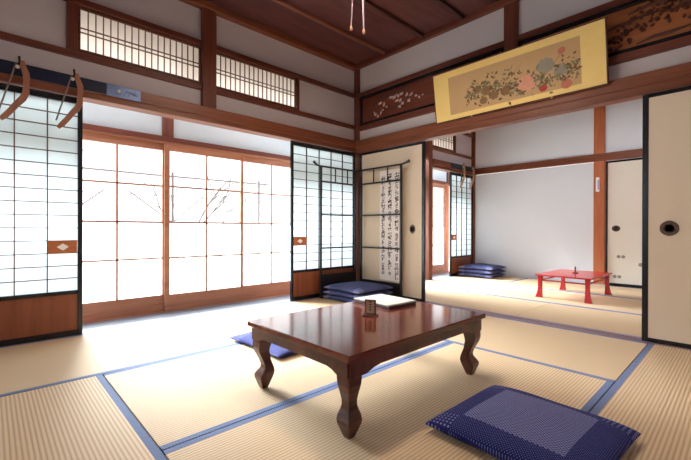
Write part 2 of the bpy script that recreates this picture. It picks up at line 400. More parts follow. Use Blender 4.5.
for (xr, yr, ax, lab, g) in mats:
    o = proto if first else copy_tree(proto); first = False
    o.location = ((xr[0]+xr[1])/2, (yr[0]+yr[1])/2, 0)
    dx, dy = xr[1]-xr[0], yr[1]-yr[0]
    if ax == 'X': o.rotation_euler = (0, 0, R(90)); o.scale = (dy/.975, dx/1.945, 1)
    else: o.scale = (dx/.975, dy/1.945, 1)
    tag(o, lab, 'tatami mat', g)

# ------------------------------------------------------------------ shoji doors
def shoji(name, x, y0, y1, ncol, label, pull_side, latt, far=False, w=.03):
    """screen standing in a plane of constant x, between y0 and y1; pull plate on the y side pull_side"""
    root = empty(name, (x, (y0+y1)/2, 0), label=label, cat='shoji door', kind='structure'); cy = (y0+y1)/2
    h = (y1-y0)/2; t = .014; zt = 1.782; zb = -.0005
    f = MB()
    f.box(-t, t, -h, -h+w, zb, zt, .002).box(-t, t, h-w, h, zb, zt, .002)
    f.box(-t, t, -h+w, h-w, zt-.045, zt, .002).box(-t, t, -h+w, h-w, zb, .04, .002).box(-t, t, -h+w, h-w, .31, .337, .002)
    f.build('frame', M['lacquer'], root)
    MB().box(-.006, .004, -h+w, h-w, .04, .31).build('lower_panel', M['panel'], root)
    MB().box(-.0085, -.0075, -h+w, h-w, .337, zt-.045).build('paper', M['paper'], root)
    l = MB(); a, b = -h+w, h-w; bw = .0035 if not far else .004
    for i in range(1, ncol): yy = a+(b-a)*i/ncol; l.box(-.006, .009, yy-bw, yy+bw, .337, zt-.045)
    rows = 15; z0, z1 = .337, zt-.045
    for i in range(1, rows): zz = z0+(z1-z0)*i/rows; l.box(-.006, .007, a, b, zz-.003, zz+.003)
    l.build('lattice', latt, root)
    cw = (b-a)/ncol; zz0, zz1 = z0+(z1-z0)*3/rows, z0+(z1-z0)*4/rows
    ya = b-cw if pull_side > 0 else a; yb = ya+cw
    p = MB().box(-.004, .0095, ya+.004, yb-.004, zz0, zz1).build('pull_plate', M['plate'], root)
    my, mz = (ya+yb)/2, (zz0+zz1)/2; dw = .032*(cw/.186 if not far else .8); dh = .026
    poly = [(my-dw*1.15, mz), (my-dw*.5, mz+dh*.6), (my, mz+dh), (my+dw*.5, mz+dh*.6), (my+dw*1.15, mz), (my+dw*.5, mz-dh*.6), (my, mz-dh), (my-dw*.5, mz-dh*.6)]
    MB().prism(poly, 'X', .0095, .0105).build('diamond_inlay', M['white'], p)
    return root
shoji('door_1', 0, -3.895, -2.937, 5, 'tall white paper shoji door with wooden lower panel at the left edge', 1, M['lattice'])
shoji('door_2', -.012, -1.015, -.02, 5, 'white paper shoji door behind the folding rack in the corner', -1, M['darklattice'])
shoji('door_3', -.012, 2.275, 3.035, 4, 'narrow white paper shoji door in the second room above the far cushion stack', -1, M['darklattice'], True)

# paper transoms
def ranma(name, y0, y1, ncol, label, z0=2.135, z1=2.497):
    root = empty(name, (-.04, (y0+y1)/2, z0), label=label, cat='transom window', kind='structure')
    h = (y1-y0)/2; H = z1-z0; f = MB(); t = .018; fw = .034; ft = .02
    f.box(-t, t, -h, -h+.016, 0, H, .002).box(-t, t, h-.016, h, 0, H, .002).box(-t, t, -h+.016, h-.016, 0, fw, .002).box(-t, t, -h+.016, h-.016, H-ft, H, .002)
    f.build('frame', M['darkY'], root)
    MB().box(-.006, -.005, -h+.016, h-.016, fw, H-ft).build('paper', M['ranmapaper'], root)
    l = MB(); a, b = -h+.016, h-.016
    for i in range(1, ncol): yy = a+(b-a)*i/ncol; l.box(-.004, .008, yy-.0035, yy+.0035, fw, H-ft)
    for z in (.166, .2): l.box(-.004, .01, a, b, z-.003, z+.003)
    l.build('lattice', M['lattice'], root)
ranma('window_1', -2.962, -2.018, 18, 'left one of the two paper-lattice transom windows high on the window wall')
ranma('window_2', -1.889, -.932, 18, 'right one of the two paper-lattice transom windows, beside the dark post')
ranma('window_3', 1.695, 2.42, 14, 'paper-lattice transom window glimpsed in the second room')
trim(-.075, .0, 2.42, 2.445, 2.135, 2.497, M['beamZ'], 'thin stud beside the transom of the second room')

# ------------------------------------------------------------------ fusuma doors
def fusuma(name, x0, x1, y, z1, label, paper, fw=.04, th=.013):
    root = empty(name, ((x0+x1)/2, y, 0), label=label, cat='fusuma door', kind='structure'); h = (x1-x0)/2
    f = MB(); f.box(-h, -h+fw, -th, th, .004, z1, .003).box(h-fw, h, -th, th, .004, z1, .003).box(-h+fw, h-fw, -th, th, .004, .034, .003).box(-h+fw, h-fw, -th, th, z1-.028, z1, .003)
    f.build('frame', M['lacquer'], root)
    MB().box(-h+fw, h-fw, -th+.003, th-.003, .034, z1-.028).build('panel', paper, root)
    return root
d4 = fusuma('door_4', .05, 1.045, .025, 1.768, 'cream fusuma sliding door with black edge behind the calligraphy rack', M['fusuma'])
d5 = fusuma('door_5', 2.945, 3.925, -.022, 1.768, 'large cream fusuma sliding door with black frame at the right edge', M['fusuma'], .036)
d6 = fusuma('door_6', 2.053, 2.99, YF+.04, 1.80, 'cream closet door with small grey crests beyond the red table', M['fusumaback'], .022)
d7 = fusuma('door_7', 2.96, 3.94, YF+.075, 1.80, 'second cream closet door mostly hidden at the right of the far wall', M['fusumaback'], .022)
# pulls
M['pullgrey'] = plain('grey_bronze', srgb(120, 110, 108), .5, .2, 60, metallic=.2)
def lens_pull(parent, cx, y, cz, w, h, label, mat=None):
    mat = mat or M['pull']
    n = 28; outer = []
    for i in range(n):
        a = 2*math.pi*i/n; c = math.cos(a); s = math.sin(a)
        rx = w*(abs(c)**1.35)*(1 if c >= 0 else -1); rz = h*(abs(s)**.8)*(1 if s >= 0 else -1)
        outer.append((rx, rz))
    m = MB()
    m.loft([[(cx+p[0]*k, y-d, cz+p[1]*k) for p in outer] for k, d in ((1, .0), (1, .004), (.9, .006), (.8, .004))])
    o = m.build('door_pull', mat, parent, True); tag(o, label)
    r = MB(); r.lathe([(h*.62, -.008), (h*.62, -.004), (h*.5, -.004), (h*.5, -.008)], (cx, y, cz), 24, 'Y')
    r.lathe([(h*.3, -.0075), (h*.3, -.004), (.0005, -.004)], (cx, y, cz), 16, 'Y').build('pull_ring', M['pull'], o, True)
lens_pull(d5, 3.095-3.435, -.013, .812, .052, .054, 'dark bronze lens-shaped door pull')
lens_pull(d4, .885-.5475, -.013, .802, .038, .052, 'grey bronze oval door pull', M['pullgrey'])
lens_pull(d6, 2.176-2.5215, -.013, .82, .05, .045, 'dark bronze door pull')
def crest(cx, cz, s, n=2):
    m = MB()
    for k in range(n):
        ox = (k-(n-1)/2)*s*2.1
        for j in range(6):
            a = 2*math.pi*j/6+.3
            m.lathe([(s*.36, -.0125), (s*.36, -.0115)], (cx+ox+math.cos(a)*s*.6, 0, cz+math.sin(a)*s*.6), 10, 'Y')
        m.lathe([(s*.3, -.0135), (s*.3, -.0115)], (cx+ox, 0, cz), 10, 'Y')
    m.build('printed_crest', M['emblem'], d6)
crest(2.235-2.5215, .417, .026); crest(2.19-2.5215, .13, .026); crest(2.46-2.5215, .317, .03, 1); crest(2.62-2.5215, .5, .026); crest(2.75-2.5215, .2, .026)

# ------------------------------------------------------------------ veranda and glass windows
XW = -.47
m = MB()
for i, (x0, x1) in enumerate(((-.49, -.37), (-.368, -.245), (-.243, -.122))):
    ys = (-4.2, -1.955, -.3, 1.2, 3.2) if i != 1 else (-4.2, -2.9, -1.25, .6, 3.2)
    ys = (-4.2, -3.1, -1.955, -.9, .3, 1.5, 3.2)
    for a, b in zip(ys[:-1], ys[1:]): m.box(x0, x1, a+.002, b-.002, -.06, -.018)
tag(m.build('floor.001', M['board']), 'pale veranda floorboards between the sill and the windows', 'floor', kind='structure')
M['verplaster'] = plain('veranda_plaster', srgb(176, 188, 194), .9, .02, 5)
boxes('wall_veranda', M['verplaster'], [(XW-.03, XW+.0, -4.2, 3.2, 1.705, 1.98), (XW-.03, -.1, -4.25, -4.2, -.1, 2.7), (XW-.03, -.1, 3.2, 3.25, -.1, 2.7), (XW-.03, XW+.0, -4.2, -3.86, -.1, 1.7)], 'white plaster strip above the veranda windows')
boxes('ceiling.001', M['plasterw'], [(-.75, -.06, -4.25, 3.25, 2.62, 2.66)], 'veranda roof boards', 'ceiling')
trim(XW-.05, XW+.03, -4.2, 3.2, 1.655, 1.705, M['darkY'], 'brown lintel above the veranda windows')
trim(XW-.05, XW+.022, -4.2, 3.2, 1.64, 1.655, M['sashY'], 'pale track under the veranda lintel', .001)
trim(XW-.05, XW+.03, -4.2, 3.2, 1.98, 2.02, M['darkY'], 'beam above the plaster strip of the veranda')
for y in (-4.1, -2.222, -.3, .3, 2.9): trim(XW-.04, XW+.022, y, y+.105, 1.705, 2.6, M['darkZ'], 'short dark veranda post above the lintel, %s' % {-4.1: 'beyond the left edge', -2.222: 'seen over the middle of the glass doors', -.3: 'behind the corner screen', .3: 'behind the room divider', 2.9: 'in the second room'}[y])
trim(XW-.04, XW+.02, 2.86, 2.965, -.02, 1.655, M['orangeZ'], 'pale wooden window post in the second room')
trim(XW-.05, XW+.03, -4.2, 3.2, -.06, -.012, M['sashY'], 'wooden window sill track of the veranda')
trim(XW-.04, XW+.01, .27, .38, -.02, 1.64, M['sashZ'], 'window post hidden between the rooms')
wn = [3]
def sash(y0, y1, dx, label, sl=.03, sr=.03):
    wn[0] += 1
    root = empty('window_%d' % wn[0], (XW+dx, (y0+y1)/2, 0), label=label, cat='window', kind='structure'); h = (y1-y0)/2; t = .014
    f = MB(); f.box(-t, t, -h, -h+sl, -.01, 1.64, .002).box(-t, t, h-sr, h, -.01, 1.64, .002)
    f.box(-t, t, -h+sl, h-sr, 1.572, 1.64, .002).box(-t, t, -h+sl, h-sr, .055, .148, .002).box(-t-.006, t+.006, -h+.001, h-.001, -.012, .055, .003)
    f.build('frame', M['sashY'], root)
    a, b = -h+sl, h-sr; l = MB(); l.box(-.008, .008, -.0085, .0085, .148, 1.572)
    for z in (.512, .864, 1.22): l.box(-.008, .008, a, b, z-.008, z+.008)
    l.build('muntin', M['sashY'], root)
    MB().box(-.002, .002, a, b, .148, .864).build('frosted_pane', M['frost'], root)
    MB().box(-.002, .002, a, b, .864, 1.572).build('clear_pane', M['glass'], root)
for y0, y1, dx, lab, a, b in ((-3.86, -3.02, .0, 'wood-framed veranda glass door hidden behind the left shoji', .03, .03), (-3.04, -2.16, -.03, 'leftmost visible wood-framed glass door', .03, .05),
        (-2.2, -1.352, 0, 'middle wood-framed glass door, right of the thick upright', .05, .03), (-1.372, -.545, -.03, 'wood-framed glass door nearest the black-edged corner screen', .028, .03), (-.565, .27, 0, 'wood-framed glass door behind the corner screen', .03, .03),
        (.38, 1.22, 0, 'wood-framed glass door hidden behind the divider', .03, .03), (1.2, 2.04, -.03, 'wood-framed glass door of the second room, mostly hidden', .03, .03), (2.02, 2.86, 0, 'wood-framed glass door seen in the second room', .03, .07)):
    sash(y0, y1, dx, lab, a, b)
for i, (y0, y1) in enumerate(((-4.0, -2.22), (-2.11, -.3), (-.19, .3), (.41, 2.9))):
    wn[0] += 1; o = MB().box(XW-.01, XW-.006, y0, y1, 2.02, 2.6).build('window_%d' % wn[0], M['glass']); tag(o, 'unseen clerestory pane added to light the transoms, above the plaster strip, %s' % ('left', 'middle', 'right', 'second room')[i], 'window', kind='structure')  # unseen clerestory, added so the transom paper is lit from behind

# unseen paper-screened openings added behind the camera as fill light
for i, (x0, x1) in enumerate(((.35, 2.1), (2.1, 3.85))):
    wn[0] += 1; root = empty('window_%d' % wn[0], ((x0+x1)/2, YB-.04, 0), label='unseen paper screen added for fill light behind the photographer, %s half' % ('left', 'right')[i], cat='window', kind='structure')
    h = (x1-x0)/2; f = MB().box(-h, -h+.04, -.015, .015, 0, 1.9).box(h-.04, h, -.015, .015, 0, 1.9).box(-h+.04, h-.04, -.015, .015, 0, .4).box(-h+.04, h-.04, -.015, .015, 1.86, 1.9)
    for k in range(1, 5): f.box(-h+(2*h)*k/5-.006, -h+(2*h)*k/5+.006, -.01, .012, .4, 1.86)
    f.build('frame', M['lattice'], root); MB().box(-h+.04, h-.04, -.001, .001, .4, 1.86).build('paper', M['paper'], root)

# ------------------------------------------------------------------ low table
def cabriole(m, cx, cy, sx, sy, top=.275):
    prof = [(top, 0, .036), (.27, .001, .035), (.235, .006, .0365), (.21, .009, .034), (.185, .008, .029), (.145, -.003, .0225), (.12, -.010, .0225), (.105, -.011, .026), (.085, -.006, .0345), (.07, -.001, .0375), (.055, .001, .035), (.035, .001, .028), (.012, .001, .02), (0, .001, .015)]
    rings = []
    for z, o, w in prof:
        x = cx+sx*o; y = cy+sy*o; e = w*.12
        rings.append([(x+a*w-(a*e if q else 0), y+b*w-(0 if q else b*e), z) for (a, b, q) in ((1, 1, 0), (1, 1, 1), (-1, 1, 1), (-1, 1, 0), (-1, -1, 0), (-1, -1, 1), (1, -1, 1), (1, -1, 0))])
    return m.loft(rings)
TX0, TX1, TY0, TY1, TH = 1.728, 2.474, -2.502, -1.452, .337
tcx, tcy = (TX0+TX1)/2, (TY0+TY1)/2; hx, hy = (TX1-TX0)/2, (TY1-TY0)/2
tb = empty('low_table', (tcx, tcy, 0), label='large polished reddish-brown low table with curved legs on the tatami', cat='table')
MB().box(-hx, hx, -hy, hy, TH-.028, TH, .005).build('tabletop', M['table'], tb)
def scallop(h, n=24):
    # apron outline: deep near the legs, raised in the middle
    top = []; 
    pts = [(-h, 0), (h, 0)]; low = []
    for i in range(n+1):
        t = 1-2*i/n; u = abs(t); 
        d = .044 if u < .7 else .044+.020*(0.5-0.5*math.cos(math.pi*min(1, (u-.7)/.13)))
        low.append((t*h, -d))
    return pts+low
ap = MB(); ins = .014
for s in (-1, 1):
    pl = [(p[0], TH-.028+p[1]) for p in scallop(hy-ins-.01)]; x0 = s*(hx-ins); x1 = s*(hx-ins-.02); ap.prism(pl, 'X', min(x0, x1), max(x0, x1))
    pl = [(p[0], TH-.028+p[1]) for p in scallop(hx-ins-.01)]; y0 = s*(hy-ins); y1 = s*(hy-ins-.02); ap.prism(pl, 'Y', min(y0, y1), max(y0, y1))
ap.build('apron', M['tableleg'], tb)
for sx in (-1, 1):
    for sy in (-1, 1):
        m = MB(); cabriole(m, sx*(hx-.062), sy*(hy-.062), sx, sy, TH-.028); m.build('leg', M['tableleg'], tb)

# album and card stand on the table
al = empty('guest_album', (1.90, -1.645, TH), R(-3), 'open white-paged album with dark cover on the brown table', 'book')
MB().box(-.142, .158, -.12, .12, .0, .018, .003).build('cover', M['binder'], al)
MB().box(-.148, .154, -.125, .125, .018, .025, .001).build('page', M['sheet'], al)
ln = MB()
for i in range(5):
    ln.box(-.12+i*.05, -.119+i*.05, -.08, .08, .025, .0252)
ln.build('ruled_line', plain('pale_rule', srgb(210, 208, 200), .8), al)
cs = empty('card_stand', (2.08, -1.965, TH), R(25), 'small wooden card stand beside the album on the brown table', 'card stand')
MB().box(-.04, .04, -.022, .022, 0, .008, .002).build('base', M['carvedark'], cs)
f = MB().box(-.03, -.024, -.005, .005, .008, .086).box(.024, .03, -.005, .005, .008, .086).box(-.024, .024, -.005, .005, .08, .086).box(-.024, .024, -.005, .005, .008, .014)
f.build('frame', M['carvedark'], cs)
MB().box(-.024, .024, -.001, .001, .014, .08).build('card', plain('tan_card', srgb(190, 150, 120), .6), cs)
k = MB()
for i in range(4):
    k.box(-.008+rnd.uniform(-.003, .003), .008+rnd.uniform(-.003, .003), -.0018, -.0011, .03+i*.014, .034+i*.014)
    k.box(-.002, .001, -.0018, -.0011, .026+i*.014, .037+i*.014)
k.build('writing', M['ink'], cs)

# ------------------------------------------------------------------ cushions
def pillow(name, w, l, h, mat, loc, rz, label, group=None, tilt=(0, 0), seed=0):
    n = 28; m = MB(); r = random.Random(seed)
    ph = [r.uniform(0, 6) for _ in range(4)]
    def pt(u, v, top):
        e = (1-abs(u)**2.6)*(1-abs(v)**2.6); e = max(0, e)**.36
        pin = 1-.035*(1-abs(u)**4)*abs(v)**6-.035*(1-abs(v)**4)*abs(u)**6
        pu = 1-.04*(1-u*u)*abs(v)**2; pv = 1-.04*(1-v*v)*abs(u)**2
        x = u*w/2*pv; y = v*l/2*pu
        z = h*.34+(h*.66 if top else -h*.34)*e
        if top: z += .003*math.sin(5*u+ph[0])*math.cos(4*v+ph[1])*e
        return (x, y, max(z, .001))
    for top in (True, False):
        b = len(m.v)
        for i in range(n+1):
            for j in range(n+1):
                u = math.sin((i/n*2-1)*math.pi/2*.999); v = math.sin((j/n*2-1)*math.pi/2*.999); m.v.append(pt(u, v, top))
        for i in range(n):
            for j in range(n):
                a = b+i*(n+1)+j; m.f.append((a, a+1, a+n+2, a+n+1))
    o = m.build(name, mat, None, False)
    import bmesh
    bm = bmesh.new(); bm.from_mesh(o.data); bmesh.ops.remove_doubles(bm, verts=bm.verts, dist=.0006); bmesh.ops.recalc_face_normals(bm, faces=bm.faces); bm.to_mesh(o.data); bm.free()
    for p in o.data.polygons: p.use_smooth = True
    o.location = loc; o.rotation_euler = (tilt[0], tilt[1], rz)
    return tag(o, label, 'cushion', group)
M['cush'] = cushion_mat('navy_woven_cushion', .3, .18, .187)
M['cush2'] = cushion_mat('navy_checked_cushion', .3, .12, .17)
M['cush3'] = cushion_mat('faded_navy_cushion', .3, .01, .19, True)
pillow('floor_cushion', .582, .555, .088, M['cush'], (2.89, -1.928, 0), R(-2), 'large navy floor cushion with pale woven centre in the right foreground', seed=1)
pillow('floor_cushion', .60, .60, .06, M['cush2'], (1.21, -1.89, 0), R(2), 'navy floor cushion half hidden behind the left leg of the brown table', seed=2)
pos = ['lowest', 'middle', 'topmost']
for i in range(3):
    pillow('floor_cushion', .585-.01*i, .56, .074, M['cush3'], (.415+.01*i, -.385-.006*i, i*.056), R((-1, 2, 0)[i]), '%s navy cushion of the stack in the corner by the folding rack' % pos[i], 'stacked navy cushions in the corner', seed=3+i)
for i in range(3):
    pillow('floor_cushion', .60, .56, .086, M['cush3'], (.34+.008*i, 2.70, i*.062), R((2, -1, 1)[i]), '%s navy cushion of the stack by the far wall of the second room' % pos[i], 'stacked navy cushions in the second room', seed=9+i)

# ------------------------------------------------------------------ red table
rt = empty('red_low_table', (2.03, 1.715, 0), R(-1), 'vermilion lacquered low table in the second room', 'table')
rw, rl, rh = .292, .435, .272
MB().box(-rw, rw, -rl, rl, rh-.018, rh, .005).build('tabletop', M['red'], rt)
st = MB()
for s in (-1, 1):
    st.box(-rw+.05, rw-.05, s*(rl-.045)-.009, s*(rl-.045)+.009, rh-.078, rh-.062, .002).box(s*(rw-.045)-.009, s*(rw-.045)+.009, -rl+.05, rl-.05, rh-.078, rh-.062, .002)
st.build('stretcher', M['red'], rt)
for sx in (-1, 1):
    for sy in (-1, 1):
        rings = []
        for z, w, o in ((0, .033, .010), (.02, .029, .007), (.06, .023, .003), (.12, .019, 0), (.2, .020, 0), (rh-.018, .023, 0)):
            cx, cy = sx*(rw-.045+o), sy*(rl-.045+o); rings.append([(cx-w, cy-w, z), (cx+w, cy-w, z), (cx+w, cy+w, z), (cx-w, cy+w, z)])
        MB().loft(rings).build('leg', M['red'], rt)
ps = empty('incense_stand', (2.03, 1.75, rh), 0, 'small dark red stand on the red low table', 'ornament')
MB().lathe([(.032, 0), (.032, .008), (.02, .012), (.01, .014)], (0, 0, 0), 20).build('base', M['frame'], ps, True)
MB().lathe([(.008, .014), (.007, .05), (.011, .056), (.011, .062), (.005, .068), (.004, .085)], (0, 0, 0), 14).build('stem', M['frame'], ps, True)

# ------------------------------------------------------------------ folding kimono rack
kr = empty('folding_kimono_rack', (.1, -.1, 0), 0, 'black lacquered two-leaf kimono rack standing in the room corner', 'rack')
def leafL():
    m = MB(); X = -.04
    m.box(X-.011, X+.011, -.55, -.528, .0, 1.437, .002).box(X-.011, X+.011, .01, .032, .0, 1.437, .002)
    for z, t in ((1.26, .010), (.872, .009), (.48, .009)): m.box(X-.008, X+.008, -.528, .01, z-t, z+t, .002)
    m.box(X-.008, X+.008, -.528, .01, .055, .08, .002).box(X-.006, X+.006, -.528, .01, .02, .2, .002)
    m.box(X-.006, X+.006, -.32, -.308, 1.27, 1.425, .001).box(X-.006, X+.006, -.12, -.108, 1.27, 1.425, .001)
    m.build('side_leaf', M['rack'], kr)
    t = MB(); t.tube([(X, .04, 1.437), (X, -.3, 1.437), (X, -.56, 1.437), (X, -.60, 1.445), (X, -.632, 1.462), (X, -.65, 1.48)], [.011, .011, .011, .012, .014, .016], 8)
    t.build('top_rail', M['rack'], kr)
def leafR():
    m = MB(); Y = .03
    m.box(.05, .072, Y-.011, Y+.011, 0, 1.437, .002).box(.672, .696, Y-.011, Y+.011, 0, 1.437, .002)
    for z, t in ((1.26, .010), (.872, .009), (.48, .009)): m.box(.072, .672, Y-.008, Y+.008, z-t, z+t, .002)
    m.box(.072, .672, Y-.006, Y+.006, .02, .115, .002)
    m.box(.26, .272, Y-.006, Y+.006, 1.27, 1.425, .001).box(.48, .492, Y-.006, Y+.006, 1.27, 1.425, .001)
    m.build('front_leaf', M['rack'], kr)
    t = MB(); t.tube([(.03, Y, 1.437), (.4, Y, 1.437), (.70, Y, 1.437), (.745, Y, 1.445), (.78, Y, 1.455), (.80, Y, 1.46)], [.011, .011, .011, .012, .016, .02], 8)
    t.build('top_rail', M['rack'], kr)
leafL(); leafR()
for x in (.061, .684): MB().box(x-.02, x+.02, -.05 if x > .5 else -.02, .062, 0, .018, .003).build('foot', M['rack'], kr)
MB().box(-.075, -.005, -.56, -.518, 0, .018, .003).build('foot', M['rack'], kr)
# zs are relative to z=0 because the empty sits on the floor: lift the leaves to the measured heights
for o in kids(kr):
    if o.name.split('.')[0] in ('side_leaf', 'front_leaf', 'top_rail'):
        me = o.data
        for v in me.vertices:
            if v.co.z > .3: v.co.z += .098
            elif v.co.z > .1: v.co.z += .07
# calligraphy cloth hung between the rack and the fusuma
cal = empty('calligraphy_hanging', (.48, -.045, 1.36), 0, 'white hanging scroll of three columns of black brush calligraphy behind the rack', 'scroll')
# hangs from the rail of the rack; face at y just behind the rails
MB().box(-.30, -.035, -.0015, .0015, -1.16, .135).build('plain_cloth', M['scrolltan'], cal)
MB().box(-.035, .29, -.0017, .0017, -1.16, .135).build('written_paper', M['scroll'], cal)
MB().box(-.30, .29, -.0035, .0035, -1.172, -1.158).build('lower_rod', M['scrolltan'], cal)
def brush(m, pts, w):
    pts = [Vector((p[0], 0, p[1])) for p in pts]; left = []; right = []
    for i, p in enumerate(pts):
        d = (pts[min(i+1, len(pts)-1)]-pts[max(0, i-1)]); d = d.normalized() if d.length > 1e-6 else Vector((1, 0, 0)); nrm = Vector((-d.z, 0, d.x))
        ww = 1.3*w*(.45+.9*abs(math.sin(i*1.7+p.x*90)))
        left.append((p.x+nrm.x*ww, -.0024, p.z+nrm.z*ww)); right.append((p.x-nrm.x*ww, -.0024, p.z-nrm.z*ww))
    n = len(m.v); k = len(pts); m.v += left+right
    for y in (0,):
        for i in range(k-1): m.f.append((n+i, n+i+1, n+k+i+1, n+k+i))
rb = random.Random(21)
for col, cx in enumerate((.02, .122, .226)):
    m = MB(); z = .10 if col == 2 else (.09 if col == 1 else .08)
    while z > -1.08:
        big = rb.random() < .25 or z > .06
        ch = .075 if big else rb.uniform(.038, .055); cw = .03 if big else rb.uniform(.018, .03)
        # a run of joined cursive strokes
        for s_ in range(5 if big else 4):
            zz = z-ch*rb.uniform(.05, .8); a = rb.uniform(0, 6); pts = []
            kind = rb.choice('hcsv')
            for t in range(7):
                q = t/6
                if kind == 'h': p = (cx-cw+2*cw*q, zz+.008*math.sin(q*3)+.008*q)
                elif kind == 'v': p = (cx+cw*rb.uniform(-.02, .02)+cw*.6*math.cos(a), z-ch*.05-ch*.8*q)
                elif kind == 'c': p = (cx+cw*.8*math.cos(a+q*4.6), zz-.012+ch*.28*math.sin(a+q*4.6))
                else: p = (cx+cw*.8*math.sin(q*5+a), zz-.03*q)
                pts.append(p)
            brush(m, pts, .0026 if big else .002)
        z -= ch+rb.uniform(.004, .012)
    m.build('brush_writing', M['ink'], cal)

# ------------------------------------------------------------------ nageshi boards and bracket hooks
nb = empty('lacquer_wall_board', (.052, -3.2, 1.84), 0, 'long dark navy lacquered board on the beam above the left shoji, with blue-grey metal end', 'board')
MB().box(-.007, .005, -.75, .41, -.002, .088, .002).build('board', M['navyboard'], nb)
MB().box(-.007, .007, .41, .65, -.004, .088, .002).build('metal_end', M['bluemetal'], nb)
MB().lathe([(.004, .005), (.006, .016), (.012, .02), (.012, .026), (.004, .03)], (0, .49, .04), 14, 'X').build('knob', M['cream'], nb, True)
m = MB()
for i in range(3): m.tube([(.008, .53+i*.03, .02), (.009, .545+i*.03, .055), (.008, .575+i*.02, .05-i*.008), (.008, .6+i*.012, .03)], .0018, 6)
m.build('engraved_scroll', M['navyboard'], nb)
def hook(name, y, label, mat, x=.062, s=1.0, group=None):
    root = empty(name, (x, y, 1.92), 0, label, 'bracket', group)
    pts = [(0, .02), (.008, -.02), (.022, -.06), (.026, -.1), (.022, -.15), (.022, -.19), (.004, -.235), (-.028, -.28), (-.058, -.33), (-.086, -.37), (-.108, -.395)]
    wd = [.012, .015, .018, .018, .016, .019, .02, .018, .017, .017, .012]
    l = []; r_ = []
    for i, (a, b) in enumerate(pts):
        p = Vector(pts[i]); d = (Vector(pts[min(i+1, 10)])-Vector(pts[max(i-1, 0)])).normalized(); nn = Vector((-d.y, d.x))*wd[i]*s
        l.append((p.x*s+nn.x, p.y*s+nn.y)); r_.append((p.x*s-nn.x, p.y*s-nn.y))
    m = MB()
    m.loft([[(0, l[i][0], l[i][1]), (.018, l[i][0], l[i][1]), (.018, r_[i][0], r_[i][1]), (0, r_[i][0], r_[i][1])] for i in range(11)])
    m.build('arm', mat, root)
    MB().tube([(.006, -.03, .0), (.006, -.06, -.12), (.006, -.118, -.345)], .005*s, 8).build('rod', M['rod'], root, True)
    MB().tube([(.0, -.012, .0), (.015, -.012, .012), (.02, -.014, .03), (.014, -.014, .045)], .007*s, 8).build('iron_hook', M['lacquer'], root, True)
    MB().lathe([(.012, 0), (.012, .008), (.004, .012)], (.006, -.022, -.025), 12, 'X').build('knob', M['cream'], root, True)
    return root
hook('curved_wall_bracket', -3.29, 'curved wooden bracket hanging from the navy board, nearer the left edge', M['arm'], group='wooden brackets above the left shoji')
hook('curved_wall_bracket', -2.985, 'curved wooden bracket hanging from the navy board, at the shoji\'s black edge', M['arm'], group='wooden brackets above the left shoji')
nb2 = empty('lacquer_wall_board', (.052, 2.6, 1.84), 0, 'dark lacquered board on the beam above the shoji of the second room', 'board')
MB().box(-.007, .005, -.4, .4, -.0, .085, .002).build('board', M['navyboard'], nb2)
hook('curved_wall_bracket', 2.58, 'left one of the two pale wooden brackets in the second room', M['farm'], group='wooden brackets in the second room')
hook('curved_wall_bracket', 2.9, 'right one of the two pale wooden brackets in the second room', M['farm'], group='wooden brackets in the second room')

# ------------------------------------------------------------------ carved transoms
def carved(name, x0, x1, label, back):
    root = empty(name, ((x0+x1)/2, .014, 2.115), 0, label, 'carved transom'); h = (x1-x0)/2; H = .37
    f = MB(); f.box(-h, -h+.028, -.025, .02, 0, H, .002).box(h-.028, h, -.025, .02, 0, H, .002).box(-h+.028, h-.028, -.025, .02, 0, .03, .002).box(-h+.028, h-.028, -.025, .02, H-.03, H, .002)
    f.build('frame', M['lacquer'], root)
    MB().box(-h+.028, h-.028, -.0, .012, .03, H-.03).build('panel', back, root)
    return root
def leafblob(m, x, z, r, y0, y1, seed, n=9, ar=1.0, rot=0):
    q = random.Random(seed); poly = []
    for i in range(n):
        a = 2*math.pi*i/n; rr = r*(1 if i % 2 else .68)*q.uniform(.8, 1.2); px, pz = rr*math.cos(a), rr*ar*math.sin(a)
        poly.append((x+px*math.cos(rot)-pz*math.sin(rot), z+px*math.sin(rot)+pz*math.cos(rot)))
    m.loft([[(p[0], y1, p[1]) for p in poly], [(p[0], (y0+y1)/2, p[1]) for p in poly], [(x+(p[0]-x)*.6, y0, z+(p[1]-z)*.6) for p in poly]])
c1 = carved('carved_transom', .068, 1.928, 'reddish carved wooden transom with pale flower openwork left of the gold painting', M['carve1'])
m = MB(); q = random.Random(5); ox = -.998
for (x, z, r, ar, ro) in ((.32, .10, .022, .6, .3), (.36, .07, .018, .8, 1), (.30, .13, .018, .5, 2), (.40, .22, .03, .35, .2), (.46, .19, .028, .4, 1.2), (.50, .15, .018, .6, 2.2), (.44, .13, .018, .6, .4), (.41, .10, .02, .5, 1),
        (.57, .25, .03, .5, .1), (.62, .24, .028, .6, .5), (.67, .245, .025, .5, 2), (.72, .25, .03, .4, .3), (.66, .19, .03, .4, .1), (.71, .18, .024, .5, .9), (.74, .14, .024, .7, .2), (.70, .11, .022, .7, .4), (.80, .22, .022, .6, .9), (.86, .205, .03, .5, .6), (.83, .15, .02, .8, .4), (.93, .18, .014, .9, .4), (.97, .15, .012, .9, .4), (1.02, .17, .012, .9, .4)):
    m = MB(); leafblob(m, x+ox, z, r*1.25, -.012, 0, int(x*1000), 9, ar, ro); m.build('carved_flower', M['carvepale'], c1)
m = MB()
for i in range(34):
    x = q.uniform(.28, 1.7); z = .06+q.random()*.25; leafblob(m, x+ox, z, q.uniform(.012, .03), -.008, 0, i, 9, .6, q.uniform(0, 3))
m.tube([(.15+ox, -.004, .08), (.35+ox, -.006, .16), (.6+ox, -.006, .12), (.9+ox, -.006, .2), (1.2+ox, -.006, .13), (1.6+ox, -.006, .22)], .008, 6)
